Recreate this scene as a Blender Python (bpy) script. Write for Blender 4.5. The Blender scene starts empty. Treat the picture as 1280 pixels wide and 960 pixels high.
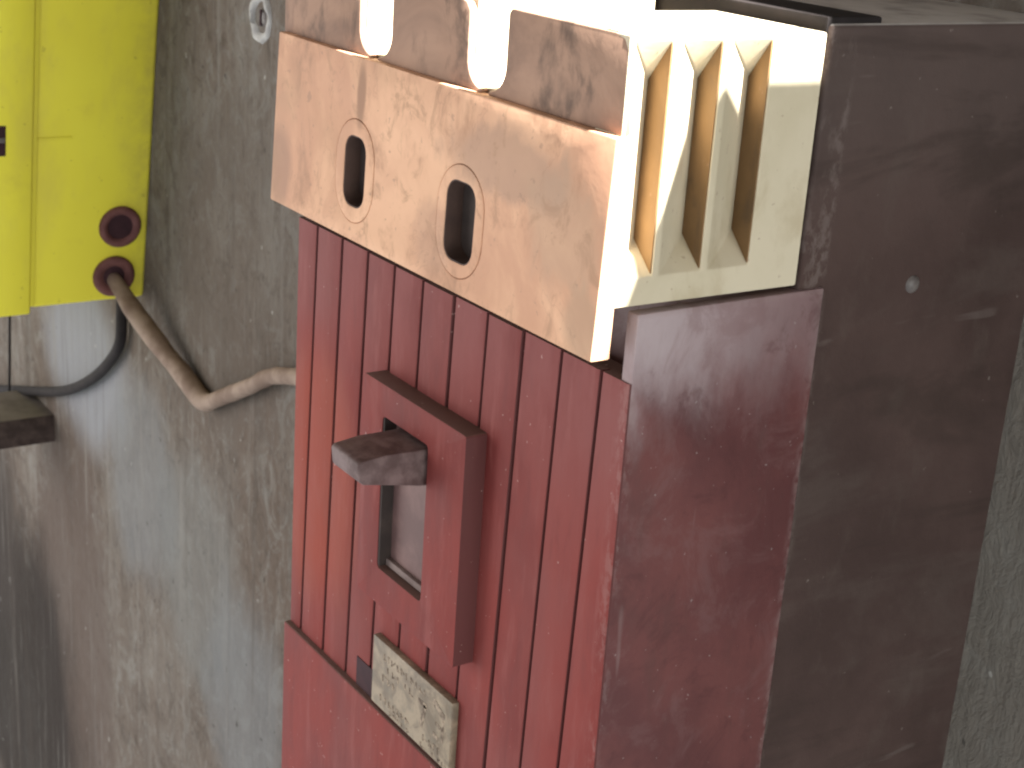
import bpy, bmesh, math, random
from mathutils import Vector, Matrix, noise
random.seed(7)
scene = bpy.context.scene
C = scene.collection
mm = 0.001

# ------------------------------------------------------------------ camera
cam_d = bpy.data.cameras.new("camera")
cam = bpy.data.objects.new("camera", cam_d); C.objects.link(cam)
AX = Vector((0.54642719, 0.30768174, -0.77894112))      # world X,Y,Z rows in (right, down, forward)
AY = Vector((0.83500922, -0.1283747, 0.53505096))
AZ = Vector((0.06462908, -0.94278942, -0.32706452))
rows = [(a.x, -a.y, -a.z) for a in (AX, AY, AZ)]          # blender camera looks down -Z, Y up
m = Matrix(rows).to_4x4()
m.translation = Vector((0.17474863, -0.14107648, 0.07623931))
cam.matrix_world = m
cam_d.sensor_width = 36.0
cam_d.lens = 36.0 * 2000 / 1280
cam_d.dof.use_dof = True; cam_d.dof.focus_distance = 0.27; cam_d.dof.aperture_fstop = 90
cam_d.clip_start = 0.01
cam_d.clip_end = 50
scene.camera = cam

# ------------------------------------------------------------------ world and lamps
w = bpy.data.worlds.new("World"); scene.world = w; w.use_nodes = True
bg = w.node_tree.nodes["Background"]
bg.inputs[0].default_value = (0.93, 0.97, 1.0, 1); bg.inputs[1].default_value = 0.106

SUN = Vector((1.0, 0.25, 1.15)).normalized()             # towards the sun
sd = bpy.data.lights.new("sun", 'SUN'); sd.energy = 5.0; sd.angle = math.radians(0.5); sd.color = (1.0, 0.975, 0.92)
so = bpy.data.objects.new("sun", sd); C.objects.link(so)
so.rotation_euler = SUN.to_track_quat('Z', 'Y').to_euler(); so.location = (0.6, 0.2, 0.6)

def area(name, loc, target, size, power, col):
    d = bpy.data.lights.new(name, 'AREA'); d.shape = 'RECTANGLE'; d.size, d.size_y = size
    d.energy = power; d.color = col
    o = bpy.data.objects.new(name, d); C.objects.link(o)
    o.location = loc
    o.rotation_euler = (Vector(loc) - Vector(target)).to_track_quat('Z', 'Y').to_euler()
    return o
area("doorway_light", (-1.15, -1.0, 0.0), (-0.1, 0.0, -0.03), (0.9, 1.1), 1.75, (1.0, 0.95, 0.90))  # added soft fill lamp from the front left, no visible source
area("window_light", (1.05, -0.22, -0.05), (0.0, 0.0, -0.03), (0.6, 0.7), 0.63, (0.96, 1.0, 0.97))  # added fill lamp that lifts the right-facing sides

scene.view_settings.view_transform = 'Standard'
scene.view_settings.look = 'None'
scene.view_settings.exposure = 3.2
scene.view_settings.gamma = 1.0
scene.view_settings.use_curve_mapping = False
scene.cycles.filter_width = 2.2
scene.cycles.max_bounces = 8

# ------------------------------------------------------------------ materials
class NT:
    def __init__(s, name):
        s.m = bpy.data.materials.new(name); s.m.use_nodes = True
        s.t = s.m.node_tree; s.N = s.t.nodes; s.L = s.t.links
        s.b = s.N["Principled BSDF"]
        s.geo = s.N.new("ShaderNodeNewGeometry")
    def link(s, a, b): s.L.new(a, b)
    def pos(s, scale=(1, 1, 1), rot=(0, 0, 0)):
        mp = s.N.new("ShaderNodeMapping"); mp.inputs['Scale'].default_value = scale; mp.inputs['Rotation'].default_value = rot
        s.link(s.geo.outputs['Position'], mp.inputs[0]); return mp.outputs[0]
    def noise(s, scale, detail=4, rough=.55, stretch=(1, 1, 1), rot=(0, 0, 0), dist=0.0):
        n = s.N.new("ShaderNodeTexNoise"); n.inputs['Scale'].default_value = scale
        n.inputs['Detail'].default_value = detail; n.inputs['Roughness'].default_value = rough
        n.inputs['Distortion'].default_value = dist
        s.link(s.pos(stretch, rot), n.inputs['Vector']); return n.outputs[0]
    def ramp(s, f, a, b, va=0.0, vb=1.0):
        r = s.N.new("ShaderNodeMapRange"); r.inputs[1].default_value = a; r.inputs[2].default_value = b
        r.inputs[3].default_value = va; r.inputs[4].default_value = vb
        r.interpolation_type = 'SMOOTHSTEP'
        s.link(f, r.inputs[0]); return r.outputs[0]
    def math(s, op, a, b=None, clamp=False):
        n = s.N.new("ShaderNodeMath"); n.operation = op; n.use_clamp = clamp
        for i, v in enumerate((a, b)):
            if v is None: continue
            if isinstance(v, (int, float)): n.inputs[i].default_value = v
            else: s.link(v, n.inputs[i])
        return n.outputs[0]
    def mix(s, f, a, b):
        n = s.N.new("ShaderNodeMix"); n.data_type = 'RGBA'
        if isinstance(f, (int, float)): n.inputs[0].default_value = f
        else: s.link(f, n.inputs[0])
        for i, v in ((6, a), (7, b)):
            if isinstance(v, tuple): n.inputs[i].default_value = (*v, 1)
            else: s.link(v, n.inputs[i])
        return n.outputs[2]
    def xyz(s):
        n = s.N.new("ShaderNodeSeparateXYZ"); s.link(s.geo.outputs['Position'], n.inputs[0]); return n.outputs
    def nrm(s):
        n = s.N.new("ShaderNodeSeparateXYZ"); s.link(s.geo.outputs['Normal'], n.inputs[0]); return n.outputs
    def blob(s, c, r, nz=None, amt=0.5):
        """soft-edged uneven blotch around world point c (radii r, metres): 1 inside, 0 outside"""
        v = s.N.new("ShaderNodeVectorMath"); v.operation = 'SUBTRACT'
        s.link(s.geo.outputs['Position'], v.inputs[0]); v.inputs[1].default_value = c
        q = s.N.new("ShaderNodeVectorMath"); q.operation = 'DIVIDE'; s.link(v.outputs[0], q.inputs[0]); q.inputs[1].default_value = r
        l = s.N.new("ShaderNodeVectorMath"); l.operation = 'LENGTH'; s.link(q.outputs[0], l.inputs[0])
        d = l.outputs['Value']
        if nz is not None: d = s.math('ADD', d, s.math('MULTIPLY', s.math('SUBTRACT', nz, 0.5), amt))
        return s.ramp(d, 1.15, 0.6)
    def done(s, col, rough=0.6, bump=None, bstr=0.3, bdist=0.0005, spec=0.4):
        if isinstance(col, tuple): s.b.inputs['Base Color'].default_value = (*col, 1)
        else: s.link(col, s.b.inputs['Base Color'])
        if isinstance(rough, (int, float)): s.b.inputs['Roughness'].default_value = rough
        else: s.link(rough, s.b.inputs['Roughness'])
        s.b.inputs['Specular IOR Level'].default_value = spec
        if bump is not None:
            bp = s.N.new("ShaderNodeBump"); bp.inputs['Strength'].default_value = bstr; bp.inputs['Distance'].default_value = bdist
            s.link(bump, bp.inputs['Height']); s.link(bp.outputs[0], s.b.inputs['Normal'])
        return s.m

def mat_wall():
    t = NT("weathered_grey_wall")
    grain = t.noise(120, 6, .65, (1.0, 1, .06))
    fine = t.noise(420, 4, .6, (1.0, 1, .10))
    big = t.noise(11, 4, .6, (1, 1, .55))
    mid = t.noise(38, 5, .6, (1, 1, .45), dist=.4)
    c = t.mix(t.ramp(big, .35, .68), (.116, .088, .070), (.150, .127, .108))
    c = t.mix(t.math('MULTIPLY', t.ramp(mid, .52, .70), .6), c, (.205, .185, .162))
    c = t.mix(t.math('MULTIPLY', t.ramp(mid, .48, .28), .65), c, (.105, .083, .068))
    blot = t.noise(95, 5, .7, (1, 1, .6), dist=.8)
    c = t.mix(t.math('MULTIPLY', t.ramp(blot, .53, .66), .45), c, (.10, .082, .070))
    c = t.mix(t.math('MULTIPLY', t.ramp(blot, .45, .34), .35), c, (.215, .202, .185))
    c = t.mix(t.math('MULTIPLY', t.ramp(grain, .50, .72), .45), c, (.13, .115, .10))
    c = t.mix(t.math('MULTIPLY', t.ramp(grain, .46, .28), .35), c, (.21, .195, .175))
    c = t.mix(t.math('MULTIPLY', t.ramp(fine, .55, .75), .35), c, (.12, .105, .095))
    m2 = t.noise(60, 6, .75, (1, 1, .8), rot=(0, .5, 0), dist=1.2); m3 = t.noise(190, 5, .7, (1, 1, .7), dist=.8)
    c = t.mix(t.math('MULTIPLY', t.ramp(m2, .52, .64), .5), c, (.20, .19, .172))
    c = t.mix(t.math('MULTIPLY', t.ramp(m2, .46, .36), .5), c, (.070, .055, .044))
    c = t.mix(t.math('MULTIPLY', t.ramp(m3, .54, .66), .45), c, (.065, .053, .044))
    c = t.mix(t.math('MULTIPLY', t.ramp(m3, .44, .34), .35), c, (.21, .20, .185))
    # whitewash smears, a dark area in the lower left corner and a brown one beside it
    pz = t.noise(24, 6, .65, (1, 1, .45))
    for ctr, rad, col, amt, un in (((-.505, .088, -.165), (.060, .2, .045), (.225, .228, .242), .9, .6),
                                   ((-.435, .088, -.200), (.045, .2, .050), (.170, .175, .180), .55, 1.1),
                                   ((-.375, .088, -.215), (.050, .2, .050), (.165, .168, .162), .45, 1.2),
                                   ((-.325, .088, -.250), (.040, .2, .055), (.168, .175, .180), .55, 1.2),
                                   ((-.340, .088, -.070), (.060, .2, .070), (.095, .078, .064), .45, 1.2),
                                   ((-.530, .088, -.320), (.065, .2, .130), (.098, .072, .060), .75, .9),
                                   ((-.030, .088, -.085), (.09, .2, .10), (.175, .165, .145), .6, .9),  # paler tone put in for missing light on the right wall
                                   ((-.630, .088, -.395), (.125, .3, .125), (.022, .018, .016), .85, .8),
                                   ((-.690, .088, -.300), (.085, .3, .080), (.050, .040, .035), .75, .8)):
        c = t.mix(t.math('MULTIPLY', t.blob(ctr, rad, pz, un), amt), c, col)
    # long vertical drips and streaks
    c = t.mix(t.math('MULTIPLY', t.ramp(t.noise(75, 5, .7, (1, 1, .03)), .54, .68), .35), c, (.075, .060, .050))
    c = t.mix(t.math('MULTIPLY', t.ramp(t.noise(140, 5, .7, (1, 1, .05)), .55, .70), .4), c, (.215, .20, .182))
    spots = t.math('MULTIPLY', t.ramp(t.noise(260, 2, .5, (1, 1, .8)), .70, .76), .7)
    c = t.mix(spots, c, (.05, .045, .04))
    spk = t.math('MULTIPLY', t.ramp(t.noise(230, 2, .5, (1, 1.3, .7)), .75, .77), .4)
    c = t.mix(spk, c, (.5, .49, .46))
    h = t.math('ADD', t.math('ADD', t.math('MULTIPLY', grain, .5), m3), t.math('ADD', t.math('MULTIPLY', fine, .3), mid))
    return t.done(c, .92, h, .5, .0020, .12)

def mat_red(name, side=False, extra=0.0):
    t = NT(name)
    n1 = t.noise(55, 5, .6, (1, 1, .5)); n2 = t.noise(180, 4, .6, (1.5, 1, .25)); n3 = t.noise(900, 2, .5)
    x, y, z = t.xyz()
    c = t.mix(t.ramp(n1, .35, .68), (.150, .026, .023), (.212, .040, .034))
    c = t.mix(t.math('MULTIPLY', t.ramp(n2, .5, .70), .6), c, (.235, .064, .057))
    n4 = t.noise(24, 4, .6, (1, 1, .7)); c = t.mix(t.math('MULTIPLY', t.ramp(n4, .5, .68), .5), c, (.205, .055, .049))     # faded streaks
    c = t.mix(t.math('MULTIPLY', t.ramp(n2, .45, .28), .4), c, (.12, .026, .024))
    # warm orange glow on the left of the front, painted into the red
    c = t.mix(t.math('MULTIPLY', t.blob((-.100, 0, -.052), (.020, .03, .032), n1, .8), .5), c, (.31, .066, .036))
    # grey dust film under the terminal cover
    c = t.mix(t.math('MULTIPLY', t.math('MULTIPLY', t.ramp(z, -.035, .004), t.ramp(n1, .3, .7)), .6), c, (.215, .100, .098))
    c = t.mix(t.math('MULTIPLY', t.ramp(t.nrm()[2], .5, .9), .75), c, (.115, .085, .07))
    nf = t.noise(560, 4, .7, (1, 1, .5)); wear = t.math('MULTIPLY', t.ramp(x, -.0035, -.0002), t.math('MULTIPLY', t.ramp(n2, .38, .55), t.ramp(nf, .46, .6)))
    c = t.mix(t.math('MULTIPLY', wear, .3), c, (.32, .19, .175))
    c = t.mix(t.math('MULTIPLY', t.ramp(t.nrm()[0], .6, .92), .8), c, (.078, .030, .029))  # right-facing faces darkened, their shade put into the colour
    spk = t.ramp(n3, .72, .76)
    c = t.mix(t.math('MULTIPLY', spk, .5), c, (.5, .36, .33))
    return t.done(c, t.ramp(n1, .3, .7, .6, .78), t.math('ADD', n2, t.math('MULTIPLY', n3, .4)), .25, .0004, .2)

def mat_red_side():
    t = NT("grimy_dark_red_bakelite")
    n1 = t.noise(45, 5, .62); n2 = t.noise(130, 5, .65, (1, 1, .45)); n3 = t.noise(800, 3, .6)
    x, y, z = t.xyz()
    c = t.mix(t.ramp(n1, .35, .7), (.100, .034, .034), (.145, .050, .047))
    c = t.mix(t.math('MULTIPLY', t.ramp(n2, .5, .75), .45), c, (.085, .042, .038))
    # pale scuffed dust near the top edge
    dz = t.math('ADD', z, t.math('MULTIPLY', t.math('SUBTRACT', n2, .5), .022))
    dust = t.math('MULTIPLY', t.ramp(dz, -.012, .008), t.ramp(t.math('ADD', y, 0.0), .036, .0, .35, 1.0))
    c = t.mix(t.math('MULTIPLY', dust, .9), c, (.42, .345, .355))
    # worn edges: front corner, rear corner and the top rim
    nf = t.noise(620, 4, .7, (1, 1, .6)); brk = t.math('MULTIPLY', t.ramp(n2, .40, .58), t.ramp(nf, .44, .60))
    ef = t.math('MULTIPLY', t.ramp(y, .0026, .0002), t.math('MULTIPLY', brk, .6))
    er = t.math('MULTIPLY', t.ramp(y, .0355, .0371), t.math('MULTIPLY', t.ramp(n2, .30, .55), t.ramp(nf, .36, .60)))
    et = t.math('MULTIPLY', t.ramp(z, .0096, .0106), .6)
    e = t.math('MAXIMUM', t.math('MAXIMUM', ef, er), et)
    c = t.mix(t.math('MULTIPLY', e, .5), c, (.27, .20, .19))
    n5 = t.noise(75, 5, .7, dist=.6); c = t.mix(t.math('MULTIPLY', t.ramp(n5, .5, .66), .4), c, (.17, .09, .088)); c = t.mix(t.math('MULTIPLY', t.ramp(n5, .46, .34), .45), c, (.075, .026, .026))
    scr = t.math('MULTIPLY', t.ramp(t.noise(260, 2, .5, (1, .9, .12)), .70, .75), .3)
    c = t.mix(scr, c, (.26, .20, .19))
    spk = t.math('MULTIPLY', t.ramp(n3, .70, .74), .5)
    c = t.mix(spk, c, (.36, .31, .30))
    return t.done(c, t.ramp(n1, .3, .7, .62, .8), t.math('ADD', n2, t.math('MULTIPLY', n3, .4)), .3, .0004, .3)

def mat_beige(name, base, light, dirt, amount=.6, front=False):
    t = NT(name)
    n1 = t.noise(42, 5, .6, dist=.5); n2 = t.noise(110, 5, .65, (1, 1, .6), dist=.3); n3 = t.noise(600, 2)
    c = t.mix(t.ramp(n1, .35, .65), base, light)
    c = t.mix(t.math('MULTIPLY', t.ramp(n2, .52, .72), amount), c, dirt)
    if front:
        st = t.blob((-.026, -.007, .028), (.020, .02, .006), n2, 1.5)
        c = t.mix(t.math('MULTIPLY', st, .7), c, (.36, .23, .165))
        st = t.blob((-.0725, -.007, .031), (.0018, .02, .006), n2, .9)
        c = t.mix(t.math('MULTIPLY', st, .9), c, (.30, .17, .11))
        st = t.blob((-.104, -.007, .012), (.006, .02, .009), n2, 1.0)
        c = t.mix(t.math('MULTIPLY', st, .8), c, (.33, .19, .13))
        st = t.blob((-.003, -.007, .009), (.005, .02, .006), n2, 1.2)
        c = t.mix(t.math('MULTIPLY', st, .5), c, (.36, .25, .17))
        st = t.blob((-.045, -.007, .011), (.007, .02, .007), n2, 1.6); c = t.mix(t.math('MULTIPLY', st, .4), c, (.40, .25, .18))
        st = t.blob((-.010, -.007, .022), (.010, .02, .010), n2, 1.8); c = t.mix(t.math('MULTIPLY', st, .45), c, (.42, .29, .20))
        n7 = t.noise(150, 6, .72, (1, 1, .7), dist=1.0); c = t.mix(t.math('MULTIPLY', t.ramp(n7, .55, .68), .55), c, (.33, .195, .12))
        n8 = t.noise(24, 4, .6, dist=.6); c = t.mix(t.math('MULTIPLY', t.ramp(n8, .53, .68), .45), c, (.40, .245, .155))
        crack = t.math('MULTIPLY', t.ramp(t.math('ABSOLUTE', t.math('SUBTRACT', n1, .5)), .006, .0, 0, 1), .25)
        c = t.mix(crack, c, (.30, .18, .12))
    c = t.mix(t.math('MULTIPLY', t.ramp(n3, .68, .74), .45), c, (.28, .18, .13))
    return t.done(c, t.ramp(n1, .3, .7, .62, .8), t.math('ADD', n2, t.math('MULTIPLY', n3, .3)), .2, .0004, .18)

def mat_dark():
    t = NT("dark_brown_painted_box")
    n1 = t.noise(28, 5, .6); n2 = t.noise(120, 5, .6, (1, 1, .5), rot=(.5, 0, 0)); n3 = t.noise(520, 3, .6)
    x, y, z = t.xyz(); nn = t.nrm()
    c = t.mix(t.ramp(n1, .35, .68), (.050, .030, .026), (.074, .046, .040))
    c = t.mix(t.math('MULTIPLY', t.ramp(n2, .55, .75), .4), c, (.09, .066, .056))
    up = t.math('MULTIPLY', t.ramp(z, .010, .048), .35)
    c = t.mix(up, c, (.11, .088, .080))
    n6 = t.noise(34, 5, .65, (1, .35, 1.5), rot=(.18, 0, 0), dist=.5)
    c = t.mix(t.math('MULTIPLY', t.ramp(n6, .52, .68), .35), c, (.095, .072, .062)); c = t.mix(t.math('MULTIPLY', t.ramp(n6, .46, .34), .4), c, (.030, .020, .016))
    # worn pale line where the breaker case meets the box
    nf = t.noise(620, 4, .7, (1, 1, .6)); e = t.math('MULTIPLY', t.ramp(y, .0388, .0373), t.math('MULTIPLY', t.ramp(n2, .36, .56), t.ramp(nf, .42, .60)))
    c = t.mix(t.math('MULTIPLY', e, .4), c, (.20, .16, .145))
    spk = t.math('MULTIPLY', t.ramp(n3, .72, .76), .45)
    c = t.mix(spk, c, (.24, .20, .175))
    scr = t.math('MULTIPLY', t.ramp(t.noise(90, 3, .6, (1, .25, 1.6), rot=(.25, 0, 0)), .67, .72), .2)
    c = t.mix(scr, c, (.2, .165, .15))
    dust = t.math('MULTIPLY', t.ramp(nn[2], .6, .95), t.ramp(n2, .25, .6, .55, 1.0))
    c = t.mix(dust, c, (.46, .43, .41))
    return t.done(c, t.ramp(n1, .3, .7, .72, .9), t.math('ADD', n2, n3), .25, .0005, .22)

def mat_yellow():
    t = NT("yellow_plastic")
    n1 = t.noise(16, 3, .5); n2 = t.noise(70, 4, .6); n3 = t.noise(300, 2)
    c = t.mix(t.ramp(n1, .35, .68), (.82, .73, .06), (.88, .80, .07))
    c = t.mix(t.math('MULTIPLY', t.ramp(n2, .55, .78), .3), c, (.60, .49, .07))
    x, y, z = t.xyz(); c = t.mix(t.math('MULTIPLY', t.ramp(t.noise(30, 5, .65, (1, 1, .4)), .5, .72), .3), c, (.58, .46, .11))
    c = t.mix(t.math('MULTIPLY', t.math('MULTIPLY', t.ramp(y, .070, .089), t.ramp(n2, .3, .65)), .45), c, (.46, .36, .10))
    c = t.mix(t.math('MULTIPLY', t.ramp(n3, .71, .75), .3), c, (.30, .22, .04))
    return t.done(c, .55, n2, .08, .0005, .22)

def mat_plain(name, c1, c2, rough=.6, scale=140, spec=.35, stretch=(1, 1, 1), bstr=.2):
    t = NT(name); n = t.noise(scale, 4, .6, stretch)
    return t.done(t.mix(t.ramp(n, .35, .68), c1, c2), rough, n, bstr, .0004, spec)

def mat_wood():
    t = NT("dusty_dark_wood"); n = t.noise(200, 4, .6, (.2, 1, 1)); n2 = t.noise(90, 4, .6)
    c = t.mix(t.ramp(n, .35, .68), (.040, .027, .024), (.072, .050, .044))
    c = t.mix(t.math('MULTIPLY', t.ramp(t.nrm()[2], .6, .95), t.ramp(n2, .25, .6, .6, 1.0)), c, (.17, .145, .13))
    return t.done(c, .85, n, .3, .0005, .2)

def mat_plate():
    t = NT("worn_nameplate_metal")
    n1 = t.noise(160, 5, .65, dist=.6); n2 = t.noise(420, 4, .6)
    c = t.mix(t.ramp(n1, .38, .62), (.150, .112, .076), (.29, .225, .155))
    c = t.mix(t.math('MULTIPLY', t.ramp(n2, .5, .66), .5), c, (.15, .125, .09))
    return t.done(c, .55, n2, .2, .0003, .4)

M = dict(
    wall=mat_wall(), red=mat_red("faded_red_bakelite"), side=mat_red_side(),
    peach=mat_beige("peach_cover_plastic", (.52, .285, .180), (.70, .425, .275), (.36, .20, .125), .8, True),
    barrier=mat_beige("dirty_cover_plastic", (.21, .125, .088), (.36, .225, .16), (.12, .08, .062), .9),
    cream=mat_beige("cream_cover_plastic", (.54, .47, .335), (.60, .525, .39), (.44, .36, .235), .55),
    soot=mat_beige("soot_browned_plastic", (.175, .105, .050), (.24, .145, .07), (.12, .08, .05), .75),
    dark=mat_dark(), yellow=mat_yellow(), plate=mat_plate(),
    liner=mat_plain("brown_liner", (.055, .032, .026), (.09, .052, .04), .7),
    recess=mat_plain("dark_recess", (.035, .025, .022), (.06, .042, .036), .8),
    lever=mat_plain("dark_brown_bakelite", (.085, .050, .047), (.17, .115, .11), .6, 220),
    slotback=mat_plain("brown_slide", (.120, .066, .062), (.175, .10, .092), .6),
    stop=mat_plain("dusty_slide_stop", (.16, .115, .105), (.23, .175, .16), .85),
    maroon=mat_plain("maroon_rubber", (.115, .042, .038), (.18, .075, .066), .75),
    hole=mat_plain("hole_dark", (.03, .01, .014), (.05, .018, .022), .8),
    cable=mat_plain("dusty_tan_cable", (.165, .108, .078), (.275, .20, .152), .75, 90),
    black=mat_plain("black_cable", (.010, .007, .007), (.018, .013, .013), .85),
    wood=mat_wood(),
    ink=mat_plain("worn_ink", (.10, .07, .05), (.34, .265, .195), .8, 900),
    plaster=mat_plain("pale_plaster", (.36, .35, .34), (.48, .47, .45), .9, 300, .2, (1, 1, 1), .6),
    steel=mat_plain("dull_steel", (.10, .085, .08), (.16, .14, .13), .45, 300),
    roofm=mat_plain("roof_boards", (.20, .16, .12), (.28, .22, .17), .9, 60),
)

# ------------------------------------------------------------------ mesh helpers (all coordinates in world mm)
def V(p): return Vector((p[0] * mm, p[1] * mm, p[2] * mm))
def base(parent):
    o = Vector((0, 0, 0))
    while parent is not None: o += parent.location; parent = parent.parent
    return o
def link_mesh(name, bm, mat, parent=None, smooth=None, label=None, loc=None):
    """loc: world point (m) of the object's origin; bm verts are in world metres"""
    bmesh.ops.recalc_face_normals(bm, faces=bm.faces)
    loc = loc if loc is not None else base(parent)
    bmesh.ops.translate(bm, vec=-loc, verts=bm.verts)
    me = bpy.data.meshes.new(name); bm.to_mesh(me); bm.free()
    if smooth is not None:
        for p in me.polygons: p.use_smooth = True
        me.set_sharp_from_angle(angle=math.radians(smooth))
    me.materials.append(mat)
    o = bpy.data.objects.new(name, me); C.objects.link(o)
    o.parent = parent; o.location = loc - base(parent)
    if label: o['label'] = label
    return o
def bevel(bm, w, seg=2, edges=None):
    if w > 0: bmesh.ops.bevel(bm, geom=list(edges or bm.edges), offset=w * mm, segments=seg, profile=.5, affect='EDGES', clamp_overlap=True)
def box_bm(x0, x1, y0, y1, z0, z1, bev=0.0, seg=2, bm=None):
    own = bm is None
    b = bmesh.new()
    vs = [b.verts.new(V((x, y, z))) for x in (x0, x1) for y in (y0, y1) for z in (z0, z1)]
    for f in ((0, 1, 3, 2), (4, 6, 7, 5), (0, 4, 5, 1), (2, 3, 7, 6), (0, 2, 6, 4), (1, 5, 7, 3)): b.faces.new([vs[i] for i in f])
    bevel(b, bev, seg)
    if own: return b
    me = bpy.data.meshes.new("t"); b.to_mesh(me); b.free(); bm.from_mesh(me); bpy.data.meshes.remove(me); return bm
def prism(profile, y0, y1, axes='xz', bev=0.0, holes=()):
    """extrude a 2-D outline (with holes) between two values of the remaining axis"""
    b = bmesh.new()
    def P(u, v, w):
        return V((u, w, v)) if axes == 'xz' else (V((u, v, w)) if axes == 'xy' else V((w, u, v)))
    loops = [profile] + list(holes)
    rings = []
    for w_ in (y0, y1):
        ed = []; rr = []
        for lp in loops:
            vs = [b.verts.new(P(u, v, w_)) for u, v in lp]; rr.append(vs)
            ed += [b.edges.new((vs[i], vs[(i + 1) % len(vs)])) for i in range(len(vs))]
        if holes: bmesh.ops.triangle_fill(b, use_beauty=True, use_dissolve=False, edges=ed)
        else: b.faces.new(rr[0])
        rings.append(rr)
    for l0, l1 in zip(*rings):
        n = len(l0)
        for i in range(n): b.faces.new((l0[i], l0[(i + 1) % n], l1[(i + 1) % n], l1[i]))
    bmesh.ops.recalc_face_normals(b, faces=b.faces)
    if bev:
        es = [e for e in b.edges if len(e.link_faces) == 2 and e.calc_face_angle(0) > .5]
        bevel(b, bev, 2, es)
    return b
def stadium(cx, cz, w, h, r=None, n=8):
    r = min(w, h) / 2 if r is None else r
    pts = []
    for k, (sx, sz) in enumerate(((1, 1), (-1, 1), (-1, -1), (1, -1))):
        ccx, ccz = cx + sx * (w / 2 - r), cz + sz * (h / 2 - r)
        for i in range(n + 1):
            a = math.pi / 2 * (k + i / n)
            pts.append((ccx + r * math.cos(a), ccz + r * math.sin(a)))
    out = []
    for p in pts:
        if not out or (abs(p[0] - out[-1][0]) + abs(p[1] - out[-1][1])) > 1e-4: out.append(p)
    if abs(out[0][0] - out[-1][0]) + abs(out[0][1] - out[-1][1]) < 1e-4: out.pop()
    return out
def catmull(pts, n=10):
    P = [Vector(p) for p in pts]; P = [2 * P[0] - P[1]] + P + [2 * P[-1] - P[-2]]
    out = []
    for i in range(1, len(P) - 2):
        a, b, c, d = P[i - 1:i + 3]
        for k in range(n):
            t = k / n
            out.append(.5 * ((2 * b) + (c - a) * t + (2 * a - 5 * b + 4 * c - d) * t * t + (3 * b - a - 3 * c + d) * t ** 3))
    out.append(P[-2]); return out
def tube(pts, r, seg=14, n=10, flat=1.0, bm=None, jitter=0.0):
    b = bm or bmesh.new(); path = catmull(pts, n); ring_prev = None; up = Vector((0, 1, 0))
    for i, p in enumerate(path):
        d = (path[min(i + 1, len(path) - 1)] - path[max(i - 1, 0)]).normalized()
        u = up - d * up.dot(d)
        u = u.normalized() if u.length > 1e-4 else Vector((1, 0, 0)); v = d.cross(u)
        rr = r(i / (len(path) - 1)) if callable(r) else r
        if jitter: rr *= 1 + jitter * (noise.noise(p * .12) )
        ring = [b.verts.new(V(p + rr * (math.cos(2 * math.pi * k / seg) * u * flat + math.sin(2 * math.pi * k / seg) * v))) for k in range(seg)]
        if ring_prev:
            for k in range(seg): b.faces.new((ring_prev[k], ring_prev[(k + 1) % seg], ring[(k + 1) % seg], ring[k]))
        else: b.faces.new(ring)
        ring_prev = ring
    b.faces.new(ring_prev[::-1]); return b
def lathe(profile, axis_pt, axis, seg=28):
    """profile: (radius, height) list; revolved about axis through axis_pt (mm)"""
    b = bmesh.new(); a = Vector(axis).normalized(); u = a.orthogonal().normalized(); v = a.cross(u); prev = None
    for r, h in profile:
        if r < 1e-6: ring = [b.verts.new(V(Vector(axis_pt) + a * h))] * seg
        else: ring = [b.verts.new(V(Vector(axis_pt) + a * h + r * (math.cos(2 * math.pi * k / seg) * u + math.sin(2 * math.pi * k / seg) * v))) for k in range(seg)]
        if prev:
            for k in range(seg):
                f = []
                for q in (prev[k], prev[(k + 1) % seg], ring[(k + 1) % seg], ring[k]):
                    if q not in f: f.append(q)
                if len(f) > 2: b.faces.new(f)
        prev = ring
    return b
def empty(name, loc, label, cat, group=None):
    o = bpy.data.objects.new(name, None); C.objects.link(o); o.location = V(loc); o.empty_display_size = .01
    o['label'] = label; o['category'] = cat
    if group: o['group'] = group
    return o

# ------------------------------------------------------------------ the setting: wall and unseen sun-blocking board
WY = 88.0
def wall_sheet():
    b = bmesh.new()
    x0, x1, z0, z1, nx, nz = -900, 420, -620, 216, 150, 100
    g = []
    for j in range(nz + 1):
        row = []
        for i in range(nx + 1):
            x = x0 + (x1 - x0) * i / nx; z = z0 + (z1 - z0) * j / nz
            d = .9 * noise.noise(Vector((x * .02, z * .006, 3))) + .5 * noise.noise(Vector((x * .09, z * .012, 9)))
            dd = math.hypot(x + 320.0, z - 12.0)
            d += 2.2 * math.exp(-(dd / 6.0) ** 2)                     # crater round the screw
            row.append(b.verts.new(V((x, WY + max(d, -1.2), z))))
        g.append(row)
    for j in range(nz):
        for i in range(nx): b.faces.new((g[j][i], g[j][i + 1], g[j + 1][i + 1], g[j + 1][i]))
    for f in b.faces: f.smooth = True
    # give the wall its thickness
    bb = box_bm(x0, x1, WY + 6, WY + 60, z0, z1); me = bpy.data.meshes.new("t"); bb.to_mesh(me); bb.free(); b.from_mesh(me); bpy.data.meshes.remove(me)
    o = link_mesh("wall", b, M['wall']); o['kind'] = 'structure'; return o
wall_sheet()

def roof():  # unseen board added overhead, its hole shaped to place the sun patch
    Z = 220.0; t = Z
    lit = [(-12, -20), (-1, 14), (3, 24), (12, 41), (20, 41.5), (31.3, 41.5), (32.6, 52), (70, 190), (-12, 190)]     # (Y, Z) on the plane X = 0
    hole = [((Z - z) * SUN.x / SUN.z, y + (Z - z) * SUN.y / SUN.z) for y, z in lit]
    b = prism([(-900, -420), (700, -420), (700, 140), (-900, 140)], Z, Z + 3, 'xy', holes=[hole])
    o = link_mesh("roof", b, M['roofm']); o['kind'] = 'structure'
roof()

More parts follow.
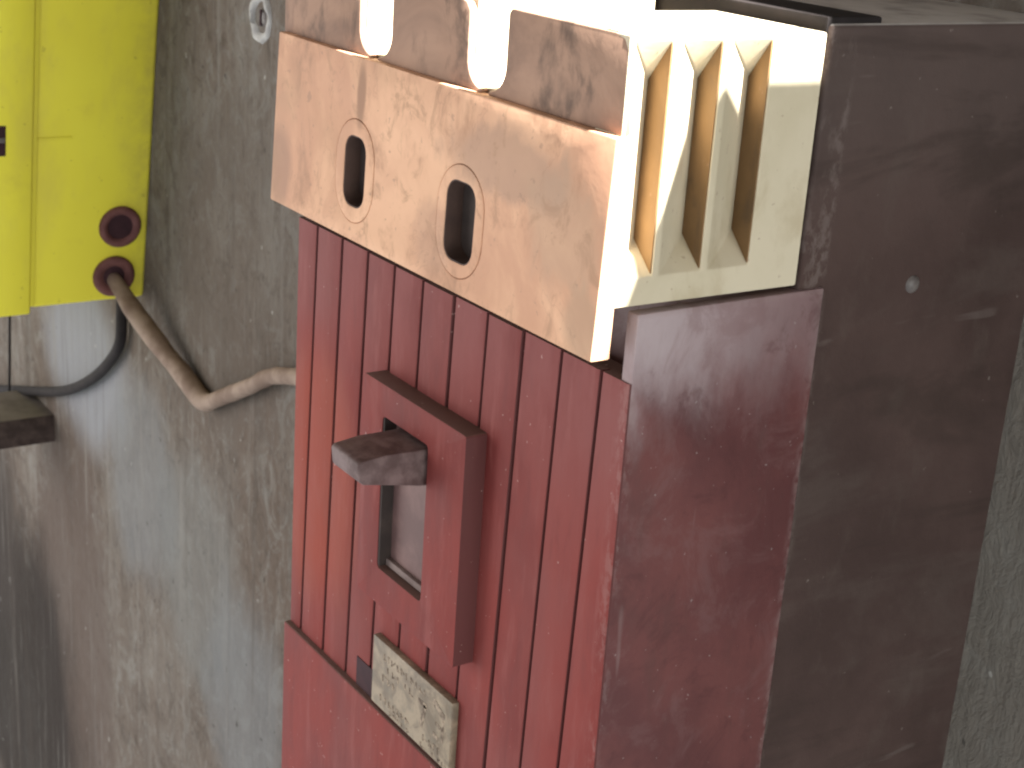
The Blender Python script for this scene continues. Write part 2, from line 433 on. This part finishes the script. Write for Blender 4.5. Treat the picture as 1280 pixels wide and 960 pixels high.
# ------------------------------------------------------------------ dark box that carries the breaker
mb = empty("mounting_box", (-55, 62, -190), "dark brown mounting box fixed to the wall behind the red breaker", "box")
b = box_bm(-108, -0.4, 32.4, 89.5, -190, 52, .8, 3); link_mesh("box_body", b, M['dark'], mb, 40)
r = lathe([(0, .9), (.9, .75), (1.5, .2), (1.6, -.3)], (-.4, 58, 9.5), (1, 0, 0), 18); link_mesh("rivet", r, M['steel'], mb, 50)
b = box_bm(-78, -1.2, 32.0, 43.5, 49.0, 53.0, .4, 2); link_mesh("rubber_strip", b, M['black'], mb, 40)  # added dark slab filling the dark wedge behind the cover
b = box_bm(-54.5, -42, 31.1, 33.6, 46, 56, .5, 2); link_mesh("clip", b, M['recess'], mb, 40)

# ------------------------------------------------------------------ the breaker
cb = empty("circuit_breaker", (-55, 18, -190), "old red circuit breaker with a peach terminal cover on the dark box", "circuit breaker")
# case: core, side walls, front panel backing
b = box_bm(-110, -0.0, 10, 37.2, -190, 10.8, .5, 2)
box_bm(-110, -107, 1.2, 11, -190, 10.6, .3, 1, b)
case = link_mesh("case", b, M['side'], cb, 40)
b = prism([(.2, -190), (37.3, -190), (37.3, 11.1), (.2, 10.7), (.2, 0)], -2.4, .25, 'yz', .35)
link_mesh("side_wall", b, M['side'], cb, 40, "dark grimy red side with a pale scuffed top edge")
b = box_bm(-109, -2.5, 1.7, 6.0, -190, -.8)
fp = link_mesh("front_panel", b, M['red'], cb)
# ribs of the front, each its own piece
gx = [-110.4, -102, -91.5, -81.2, -71, -60.6, -50, -39.2, -28.4, -17.6, -7, .15]
SH = .036
for i in range(11):
    x0, x1 = gx[i] + (.36 if i else 0), gx[i + 1] - (.36 if i < 10 else 0)
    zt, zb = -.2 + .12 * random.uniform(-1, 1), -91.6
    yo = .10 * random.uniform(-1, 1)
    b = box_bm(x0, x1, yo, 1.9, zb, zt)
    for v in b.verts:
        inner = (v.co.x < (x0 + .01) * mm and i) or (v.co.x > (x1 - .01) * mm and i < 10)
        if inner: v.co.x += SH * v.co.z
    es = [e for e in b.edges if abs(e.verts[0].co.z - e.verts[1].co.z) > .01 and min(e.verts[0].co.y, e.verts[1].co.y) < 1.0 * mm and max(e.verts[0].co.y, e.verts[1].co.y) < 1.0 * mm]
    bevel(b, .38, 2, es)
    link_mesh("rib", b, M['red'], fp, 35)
# lower front cover standing proud under the ribs
b = box_bm(-110.6, .3, -1.5, 6, -190, -91.0, .5, 3)
link_mesh("lower_cover", b, M['red'], cb, 40)
# flat dark block at the foot of the fourth groove
b = box_bm(-79.4, -72.8, -.16, 1.0, -90.9, -84.6); link_mesh("pocket", b, M['hole'], fp)

# toggle block with its slot
sl = stadium(-57.3, -42.3, 16.4, 30.6, .9, 3)
b = prism(stadium(-55, -43, 36.2, 44.2, .5, 2), -4.3, 1.0, 'xz', .25, holes=[sl])
blk = link_mesh("toggle_block", b, M['red'], cb, 35)
b = box_bm(-66.5, -48.2, -1.6, .9, -58.5, -26); link_mesh("slide_plate", b, M['slotback'], blk)
b = box_bm(-65.3, -49.3, -2.6, -1.5, -57.4, -56.0, .2); link_mesh("slide_stop", b, M['stop'], blk)
b = box_bm(-66.0, -65.0, -4.1, -1.55, -57.3, -27.2); link_mesh("slot_liner", b, M['recess'], blk)
# lever
b = bmesh.new()
prof = [(-1.2, -27.9), (-4.6, -28.2), (-11.5, -28.1), (-16.6, -28.7), (-17.2, -29.3), (-16.8, -32.4), (-16.0, -33.2), (-10, -34.2), (-4.6, -35.2), (-1.2, -35.4)]
b.free(); b = prism(prof, -61.6, -50.4, 'yz')
for v in b.verts:
    k = (v.co.y / mm + 4.6) / -12.0
    if k > 0: v.co.x = (-56 + (v.co.x / mm + 56) * (1 - .07 * k)) * mm
bevel(b, .4, 2, [e for e in b.edges if e.calc_face_angle(0) > .25])
link_mesh("toggle_lever", b, M['lever'], cb, 40)
# nameplate
b = box_bm(-70.6, -40.6, -1.5, .3, -89.8, -75.0, .25, 2)
npo = link_mesh("nameplate", b, M['plate'], cb, 40)
b = bmesh.new()
def stroke(x0, z0, x1, z1, wd=.55):
    d = Vector((x1 - x0, z1 - z0)); n = Vector((-d.y, d.x)).normalized() * wd / 2
    q = [(x0 + n.x, z0 + n.y), (x1 + n.x, z1 + n.y), (x1 - n.x, z1 - n.y), (x0 - n.x, z0 - n.y)]
    f = [b.verts.new(V((u, -1.56, v))) for u, v in q]; bk = [b.verts.new(V((u, -1.45, v))) for u, v in q]
    b.faces.new(f); b.faces.new(bk[::-1])
    for i in range(4): b.faces.new((f[i], bk[i], bk[(i + 1) % 4], f[(i + 1) % 4]))
rnd = random.Random(3)
for row, (zz, hgt, xs, xe) in enumerate(((-77.2, 1.3, -66, -50), (-79.6, 1.2, -68.5, -55), (-82.0, 1.3, -68, -58), (-86.6, 1.3, -67, -43), (-88.6, .8, -68, -43))):
    x = xs
    while x < xe:
        lw = rnd.uniform(.6, 1.5)
        if rnd.random() < .75:
            stroke(x, zz, x + rnd.uniform(-.1, .3), zz - hgt, .35)
            if rnd.random() < .7: stroke(x, zz - rnd.choice((0, .5, 1)) * hgt, x + lw, zz - rnd.choice((0, .5, 1)) * hgt, .3)
        x += lw + .7
stroke(-52.4, -80.3, -49.4, -80.3, 1.0); stroke(-49.8, -80.3, -51.2, -85.2, 1.1)
stroke(-47.0, -77.6, -43.0, -79.4, 1.5)
stroke(-46.0, -81.8, -43.4, -82.2, .6); stroke(-43.2, -80.2, -43.4, -84.6, .7); stroke(-46.6, -84.4, -44.8, -84.8, .9)
o = link_mesh("worn_print", b, M['ink'], npo)

# ------------------------------------------------------------------ terminal cover
tc = None
# inner shell with U notches in its top (extruded from front to back)
prof = [(-107, 12), (-6.6, 12), (-6.6, 50.9)]
def notch(x1, x0, zb, r):
    pts = [(x1 + 4.5, 50.9), (x1, 45.5)]
    for i in range(9):
        a = -math.pi / 2 * i / 8
        pts.append((x1 - r + r * math.cos(a), zb + r + r * math.sin(a)))
    for i in range(9):
        a = -math.pi / 2 - math.pi / 2 * i / 8
        pts.append((x0 + r + r * math.cos(a), zb + r + r * math.sin(a)))
    pts.append((x0, 50.9)); return pts
prof += notch(-30.2, -41.2, 37.7, 3.6) + notch(-65.8, -77.2, 37.7, 3.6) + [(-107, 50.9)]
b = prism(prof, -3.9, 31, 'xz')
tc = link_mesh("terminal_cover", b, M['cream'], cb, 35)
# barrier faces in front of the shell
for x0, x1 in ((-107.2, -77.2), (-65.8, -41.2), (-30.2, -.05)):
    rr = 4.6; pr = []
    arc = [math.pi / 2 * i / 7 for i in range(8)]
    if x1 < -10: pr += [(x1 + rr, 37.0)] + [(x1 + rr - rr * math.sin(t), 37.6 + rr - rr * math.cos(t)) for t in arc]
    else: pr += [(x1, 37.0)]
    pr += [(x1, 48.9 if x1 > -10 else 49.2), (x1 - 1.0, 50.4), (x1 - 3.2, 50.9), (x0 + .8, 50.9), (x0, 50.2)]
    if x0 > -100: pr += [(x0 - rr + rr * math.sin(t), 37.6 + rr - rr * math.cos(t)) for t in arc[::-1]] + [(x0 - rr, 37.0)]
    else: pr += [(x0, 37.0)]
    b = prism(pr, -5.5, -3.95, 'xz', .3)
    link_mesh("barrier_face", b, M['barrier'], tc, 40)
# slotted front plate
def plate_bm(outer, holes, y0, y1): return prism(outer, y0, y1, 'xz', .3, holes)
H = [(-73.6, 17.0, 8.0, 12.8), (-37.7, 16.2, 9.0, 13.4)]
outer = [(-107.3, 4.6), (.35, 4.4), (.9, 37.0), (-106.4, 37.2)]
b = plate_bm(outer, [stadium(h[0], h[1] + .1, 14.15, 18.55, None, 10) for h in H], -7.0, -4.4)
for v in b.verts:
    k = (37.0 - v.co.z / mm) / 32.0
    if v.co.y < -5.5 * mm: v.co.y -= .9 * mm * k
cp = link_mesh("cover_plate", b, M['peach'], tc, 35)
for h in H:
    b = prism(stadium(h[0], h[1] + .1, 14.0, 18.4, None, 10), -7.03, -5.0, 'xz', .12, [stadium(h[0], h[1], h[2] - .1, h[3] - .1, 2.9, 5)])
    for v in b.verts:
        k = (37.0 - v.co.z / mm) / 32.0
        if v.co.y < -6.5 * mm: v.co.y -= .9 * mm * k
    link_mesh("slot_rim", b, M['peach'], cp, 35)
    b = prism(stadium(h[0], h[1], h[2] - .04, h[3] - .04, 2.9, 5), -6.9, -4.3, 'xz', 0, [stadium(h[0], h[1], h[2] - .5, h[3] - .5, 2.7, 5)])
    for v in b.verts:
        if v.co.y < -6.0 * mm: v.co.y -= .9 * mm * (37.0 - v.co.z / mm) / 32.0
    link_mesh("slot_liner", b, M['liner'], cp, 35)  # added liner, the slot's shade put into its dark brown
    b = box_bm(h[0] - 5, h[0] + 5, -4.35, -3.97, h[1] - 7.5, h[1] + 7.5); link_mesh("slot_back", b, M['recess'], cp)
# louvred right side
b = bmesh.new()
def q(*p): b.faces.new([b.verts.new(V(v)) for v in p])
Yf, Yr, zb, zt = -5.45, 31.0, 12.0, 50.9
gro = [(-4.9, 2.2, 3.3), (3.4, 11.3, 12.5), (12.6, 20.7, 22.3)]     # outer front, outer rear, inner
z0, z1 = 16.3, 50.2
line = [Yf] + [v for g_ in gro for v in g_[:2]] + [Yr]
q((0, Yf, zb), (0, Yr, zb), *[(0, v, z0) for v in line[::-1]])
q((0, Yr, zt), (0, Yf, zt), *[(0, v, z1) for v in line])
ys = Yf
for ya, yk, yi in gro:
    q((0, ys, z0), (0, ya, z0), (0, ya, z1), (0, ys, z1))
    q((0, ya, z0), (-6.3, yi, 20.3), (-6.3, yi, 43.8), (0, ya, z1))
    q((0, yk, z0), (0, yk, z1), (-6.3, yi, 43.8), (-6.3, yi, 20.3))
    q((0, ya, z0), (0, yk, z0), (-6.3, yi, 20.3)); q((0, ya, z1), (-6.3, yi, 43.8), (0, yk, z1))
    ys = yk
q((0, ys, z0), (0, Yr, z0), (0, Yr, z1), (0, ys, z1))
q((0, Yf, zb), (0, Yf, zt), (-6.55, Yf, zt), (-6.55, Yf, zb)); q((0, Yr, zb), (-6.55, Yr, zb), (-6.55, Yr, zt), (0, Yr, zt))
q((0, Yf, zb), (-6.55, Yf, zb), (-6.55, Yr, zb), (0, Yr, zb)); q((0, Yf, zt), (0, Yr, zt), (-6.55, Yr, zt), (-6.55, Yf, zt))
q((-6.55, Yf, zb), (-6.55, Yf, zt), (-6.55, Yr, zt), (-6.55, Yr, zb))
bmesh.ops.remove_doubles(b, verts=b.verts, dist=1e-6)
bmesh.ops.recalc_face_normals(b, faces=b.faces)
bevel(b, .28, 2, [e for e in b.edges if len(e.link_faces) == 2 and e.calc_face_angle(0) > .4])
lv = link_mesh("louvred_side", b, M['cream'], tc, 30, "cream side with three slanted louvres")
# inner face of each louvre, shade put into its brown, set just proud of the cream moulding
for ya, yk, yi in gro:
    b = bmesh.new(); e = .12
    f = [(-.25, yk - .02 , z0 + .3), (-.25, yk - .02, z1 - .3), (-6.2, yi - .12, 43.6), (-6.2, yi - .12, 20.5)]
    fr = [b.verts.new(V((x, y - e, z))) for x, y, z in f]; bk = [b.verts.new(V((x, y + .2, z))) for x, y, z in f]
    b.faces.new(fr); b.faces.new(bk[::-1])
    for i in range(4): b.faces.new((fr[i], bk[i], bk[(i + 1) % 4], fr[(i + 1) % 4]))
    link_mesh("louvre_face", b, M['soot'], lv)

# ------------------------------------------------------------------ yellow box
yb = empty("yellow_box", (-470, 60, -114), "yellow plastic junction box on the wall at upper left", "junction box")
XB = -428.3
tilt = math.tan(math.radians(9.3))
def lean(bm):
    for v in bm.verts: v.co.x += tilt * (v.co.z - (-.114)) 
    return bm
b = lean(box_bm(-640, XB, 41.5, WY + .3, -114, 95, 2.0, 3)); body = link_mesh("box_base", b, M['yellow'], yb, 40)
b = lean(box_bm(-642, XB + 1.8, 27, 41.0, -116, 97, 1.2, 3)); lid = link_mesh("lid", b, M['yellow'], yb, 40)
b = lean(box_bm(-635, XB + .7, 40, 42.5, -113, 94, .2)); link_mesh("lid_seam", b, M['yellow'], yb, 40)
b = lean(box_bm(XB - 1, XB + .35, 42.8, 56, -45.6, -44.2, .3)); link_mesh("moulding_line", b, M['yellow'], body)
b = lean(box_bm(XB - 2, XB + 2.0, 27.3, 30.6, -50.5, -38.5, .5)); lt = link_mesh("latch", b, M['hole'], lid)
b = lean(box_bm(XB - 1, XB + 2.3, 27.6, 30.2, -45.2, -43.2, .3)); link_mesh("latch_screw", b, M['steel'], lt)
XN = lambda z: XB + tilt * (z + 114)
for (gy, gz, inner) in ((76.3, -82.2, 5.0), (74.6, -103.2, 4.2)):
    gxx = XN(gz)
    prof = [(8.6, -.6), (8.6, .9), (8.0, 1.7), (7.0, 2.0), (6.0, 1.7), (inner, .6), (inner - .4, -.3)]
    r = lathe(prof, (gxx, gy, gz), (1, 0, -.12), 32); gr = link_mesh("grommet", r, M['maroon'], body, 50)
    r = lathe([(0, .7), (inner + .5, .7), (inner + .5, -1)], (gxx, gy, gz), (1, 0, -.12), 24)
    link_mesh("grommet_hole", r, M['hole'], gr)

# ------------------------------------------------------------------ cables
def cable(name, pts, r, mat, label, cat, **k):
    b = tube(pts, r, **k); o = link_mesh(name, b, mat, None, 60, loc=V(pts[0])); o['label'] = label; o['category'] = cat; return o
cable("cable", [(-431, 74.4, -103.4), (-424, 75.0, -105.8), (-412, 77.5, -114.0), (-390, 81.2, -124.5), (-376, 83.2, -129.8), (-362, 84.0, -134.4), (-355, 84.2, -134.6), (-346, 84.2, -130.5), (-318, 84.0, -116.5), (-290, 83.5, -103.0), (-240, 83, -92), (-170, 80, -85), (-109, 72, -82)],
      lambda k: 2.6 + 1.3 * min(1, k / .16) - .9 * max(0, min(1, (k - .42) / .15)), M['cable'], "dusty tan cable bending from the yellow box to the red breaker", "cable", jitter=.12, seg=16)
cable("black_cable", [(-444.5, 84.5, -108), (-445.2, 84.5, -128.3), (-447.5, 84.5, -138.9), (-457.6, 84.5, -149.2), (-476.3, 84.5, -162.5), (-500.3, 84.5, -175.6), (-529.3, 84.5, -187.9), (-573.1, 84.5, -202.3), (-629.0, 84.5, -219.9), (-727.3, 84.5, -252.3)],
      2.4, M['black'], "thin black cable curving down from under the yellow box to the left", "cable", seg=12)
cable("thin_wire", [(-587, 80, -105), (-589, 80, -150), (-593, 80, -187), (-597, 80, -214)], .7, M['black'],
      "thin dark wire hanging straight down below the yellow box at the left edge", "wire", seg=8)

# ------------------------------------------------------------------ block on the wall, screw
b = box_bm(-592, -551, 40, WY + 1.2, -222, -207.5, .8, 2)
o = link_mesh("wooden_block", b, M['wood'], None, 40, loc=V((-571, 80, -222))); o['label'] = "dark brown wooden batten sticking out of the wall below the black cable"; o['category'] = "batten"
sc_ = empty("screw", (-320, WY, 12), "small screw sunk in a chipped hole in the wall, left of the peach cover", "screw")
r = lathe([(4.2, 1.6), (5.2, .2), (6.4, -.8), (7.4, -.6), (8.4, .6), (9.0, 2)], (-320, WY, 12), (0, 1, 0), 28)
for v in r.verts: v.co += Vector((noise.noise(v.co * 300), noise.noise(v.co * 310 + Vector((5, 5, 5))) * .5, noise.noise(v.co * 290 + Vector((9, 1, 2))))) * .0012
link_mesh("chipped_rim", r, M['plaster'], sc_, 60)
r = lathe([(0, .2), (1.8, .3), (3.2, 1.0), (3.6, 2.4), (3.6, 6)], (-320, WY, 12), (0, 1, 0), 24); hd = link_mesh("screw_head", r, M['steel'], sc_, 50)
b = box_bm(-320.5, -319.5, WY - .1, WY + .6, 9.4, 14.6); link_mesh("drive_slot", b, M['hole'], hd)
